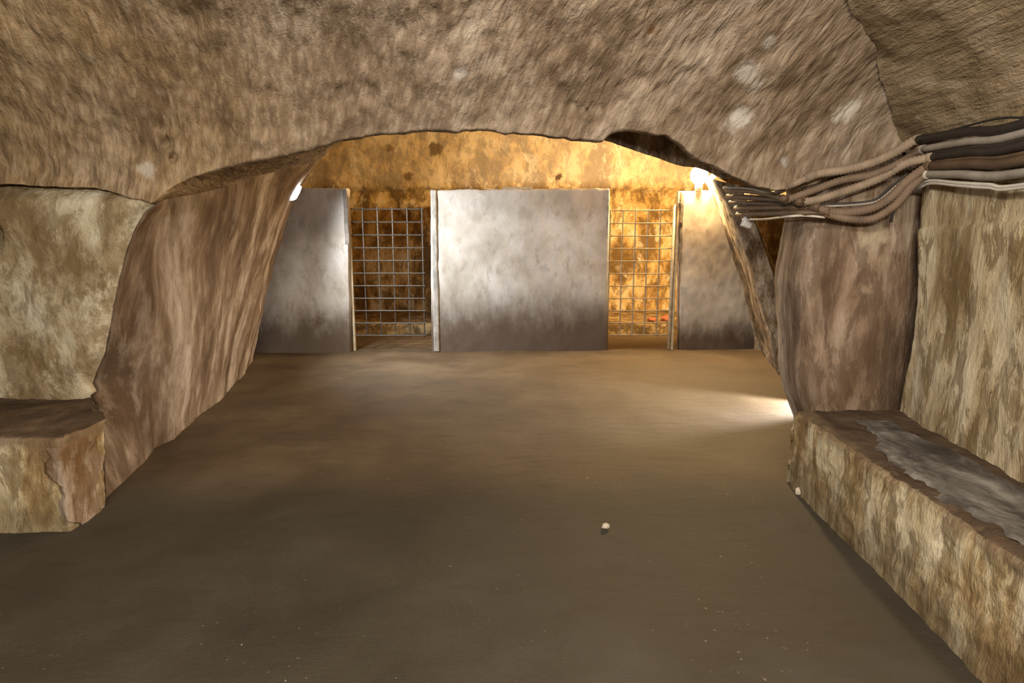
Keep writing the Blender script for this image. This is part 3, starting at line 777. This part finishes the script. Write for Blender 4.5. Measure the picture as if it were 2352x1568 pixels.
conduit('thin black pipe squeezed between the grey and the brown pipes', G, [(2138, 352), (2240, 338), (2352, 320)], None, None, .012, [M['pipe_k']] * 4)
conduit('slim dark pipe with tied cable above the thick brown pipe', G, [(2140, 372), (2240, 362), (2352, 352)], None, None, .010, [M['pipe_b']] * 4)
conduit('slim brown straight pipe running back to the leaning pier', G, None, None, [(1676, 464), (1760, 468), (1850, 470)], .015, [M['pipe_b']] * 4)
conduit('short straight pipe with a bright end on top of the bundle near the pier', G, None, None, [(1662, 431), (1720, 434), (1780, 446)], .013, [M['pipe_g'], M['flex'], M['pipe_g'], M['pipe_g']])
# loose cables
M['cab_w'] = plain('white_cable', (.62, .58, .50), .5, 0, .15, 8); M['cab_k'] = plain('black_cable', (.03, .027, .024), .5, 0, .3, 8)
def cable(pts_, rad, mat, label, cat='cable', group=None, name='cable'):
    o = tube(name, resample(catmull(pts_, 8), .02), rad, mat, None, 8); return tag(o, label, cat, group)
tail = lambda p_: [Vector((wx(1.2) - .03, 1.2, p_.z)), Vector((wx(-1.9) - .03, -1.9, p_.z + .01))]
e1, e2 = rp(2352, 424), rp(2352, 430)
cable([lpnt(2080, 440), rp(2112, 424), rp(2140, 415), rp(2200, 420), rp(2270, 424), e1] + tail(e1), .0085, M['cab_w'], 'white cable rising over the corner and running under the white pipe')
cable([rp(2110, 432), rp(2140, 421), rp(2200, 426), rp(2270, 431), e2] + tail(e2), .007, M['cab_w'], 'second thin white cable lying just beneath the first on the wall')
cable([lpnt(1706, 504), lpnt(1760, 503), lpnt(1810, 497), lpnt(1850, 495), lpnt(1895, 499)], .007, M['cab_w'], 'thin white wire along the underside of the pipe bundle by the junction box')
cable([lpnt(1880, 470), lpnt(1960, 466), lpnt(2010, 458), lpnt(2050, 425), lpnt(2085, 398)], .006, M['cab_k'], 'black cable slung between the thick corrugated hoses')
cable([lpnt(1885, 474), lpnt(1965, 470), lpnt(2016, 461), lpnt(2056, 429), lpnt(2092, 400)], .006, M['pipe_g'], 'thin grey cable lying alongside the black slung cable')
e3 = rp(2352, 270)
cable([rp(2105, 316), rp(2180, 300), rp(2260, 279), rp(2310, 270), e3, rp(2440, 262), rp(2560, 250)], .005, M['cab_k'], 'thin black wire along the edge of the vault above the pipes')
st_ = lpnt(2066, 452); tag(grid('hanging_strap', lambda u, v: (st_.x + .02 * (u - .5) - .02 * v, st_.y + .02, st_.z + .03 - .16 * v), 4, 12, M['cab_k'], .003, 9), 'black strap hanging from the conduits at the wall corner', 'strap')
md = st_; 
jb = lpnt(1716, 511)
r = empty('junction_box', jb, 'small white junction box under the pipe bundle by the leaning pier', 'junction box')
bevbox('box', jb, (.065, .05, .07), M['white'], r, .008, ry=.35); bevbox('lid', jb + Vector((0, -.028, 0)), (.055, .01, .06), M['white'], r, .003, ry=.35)
# clamps on the left end of the bundle
for k, (x, y) in enumerate([(1678, 446), (1690, 474)]):
    c0 = lpnt(x, y)
    pts_ = [c0 + Vector((.028 * math.cos(a), -.03, .028 * math.sin(a))) for a in [i * math.pi / 8 for i in range(-6, 7)]]
    tag(tube('pipe_clip', pts_, .005, M['pipe_g'], None, 6), ['bent metal clip round the upper pipes beside the leaning pier', 'bent metal clip round the lower pipes beside the leaning pier'][k], 'clip')

# ------------------------------------------------------------------ small loose things
M['chip'] = plain('pale_stone', (.62, .55, .44), .8, 0, .25, 30); M['brick'] = plain('broken_red_brick', (.42, .14, .07), .9, 0, .4, 18)
def stone(name, c, s, mat, label, cat, group=None, seed=0):
    import bmesh
    bm = bmesh.new(); bmesh.ops.create_icosphere(bm, subdivisions=2, radius=1.0)
    for v in bm.verts:
        k = 1 + .35 * fbm(v.co, 1.1, seed, 2)
        v.co = Vector((v.co.x * s[0] * k, v.co.y * s[1] * k, max(v.co.z, -.6) * s[2] * k))
    bm.verts.index_update()
    V = [v.co + Vector(c) for v in bm.verts]; Fc = [tuple(v.index for v in f.verts) for f in bm.faces]; bm.free()
    return tag(mesh(name, V, Fc, mat, None, False), label, cat, group)
q = onZ(1391, 1213); stone('stone_chip', (q.x, q.y, .012), (.022, .016, .014), M['chip'], 'pale stone chip lying alone in the middle of the bare floor', 'stone', None, 1)
q = onZ(1848, 1136); stone('stone_chip', (q.x - .03, q.y, .02), (.022, .02, .024), M['chip'], 'pale pebble against the foot of the long bench', 'stone', None, 2)
for k, (x, s) in enumerate([(1498, .09), (1534, .13)]):
    q = onY(x, 746, 9.75)
    stone('brick_fragment', (q.x, q.y, .20 + s * .28), (s, s * .8, s * .5), M['brick'], ['smaller broken red brick on the ledge behind the lit gate', 'larger broken red brick on the ledge behind the lit gate'][k], 'brick', 'bricks behind the lit gate', 3 + k)
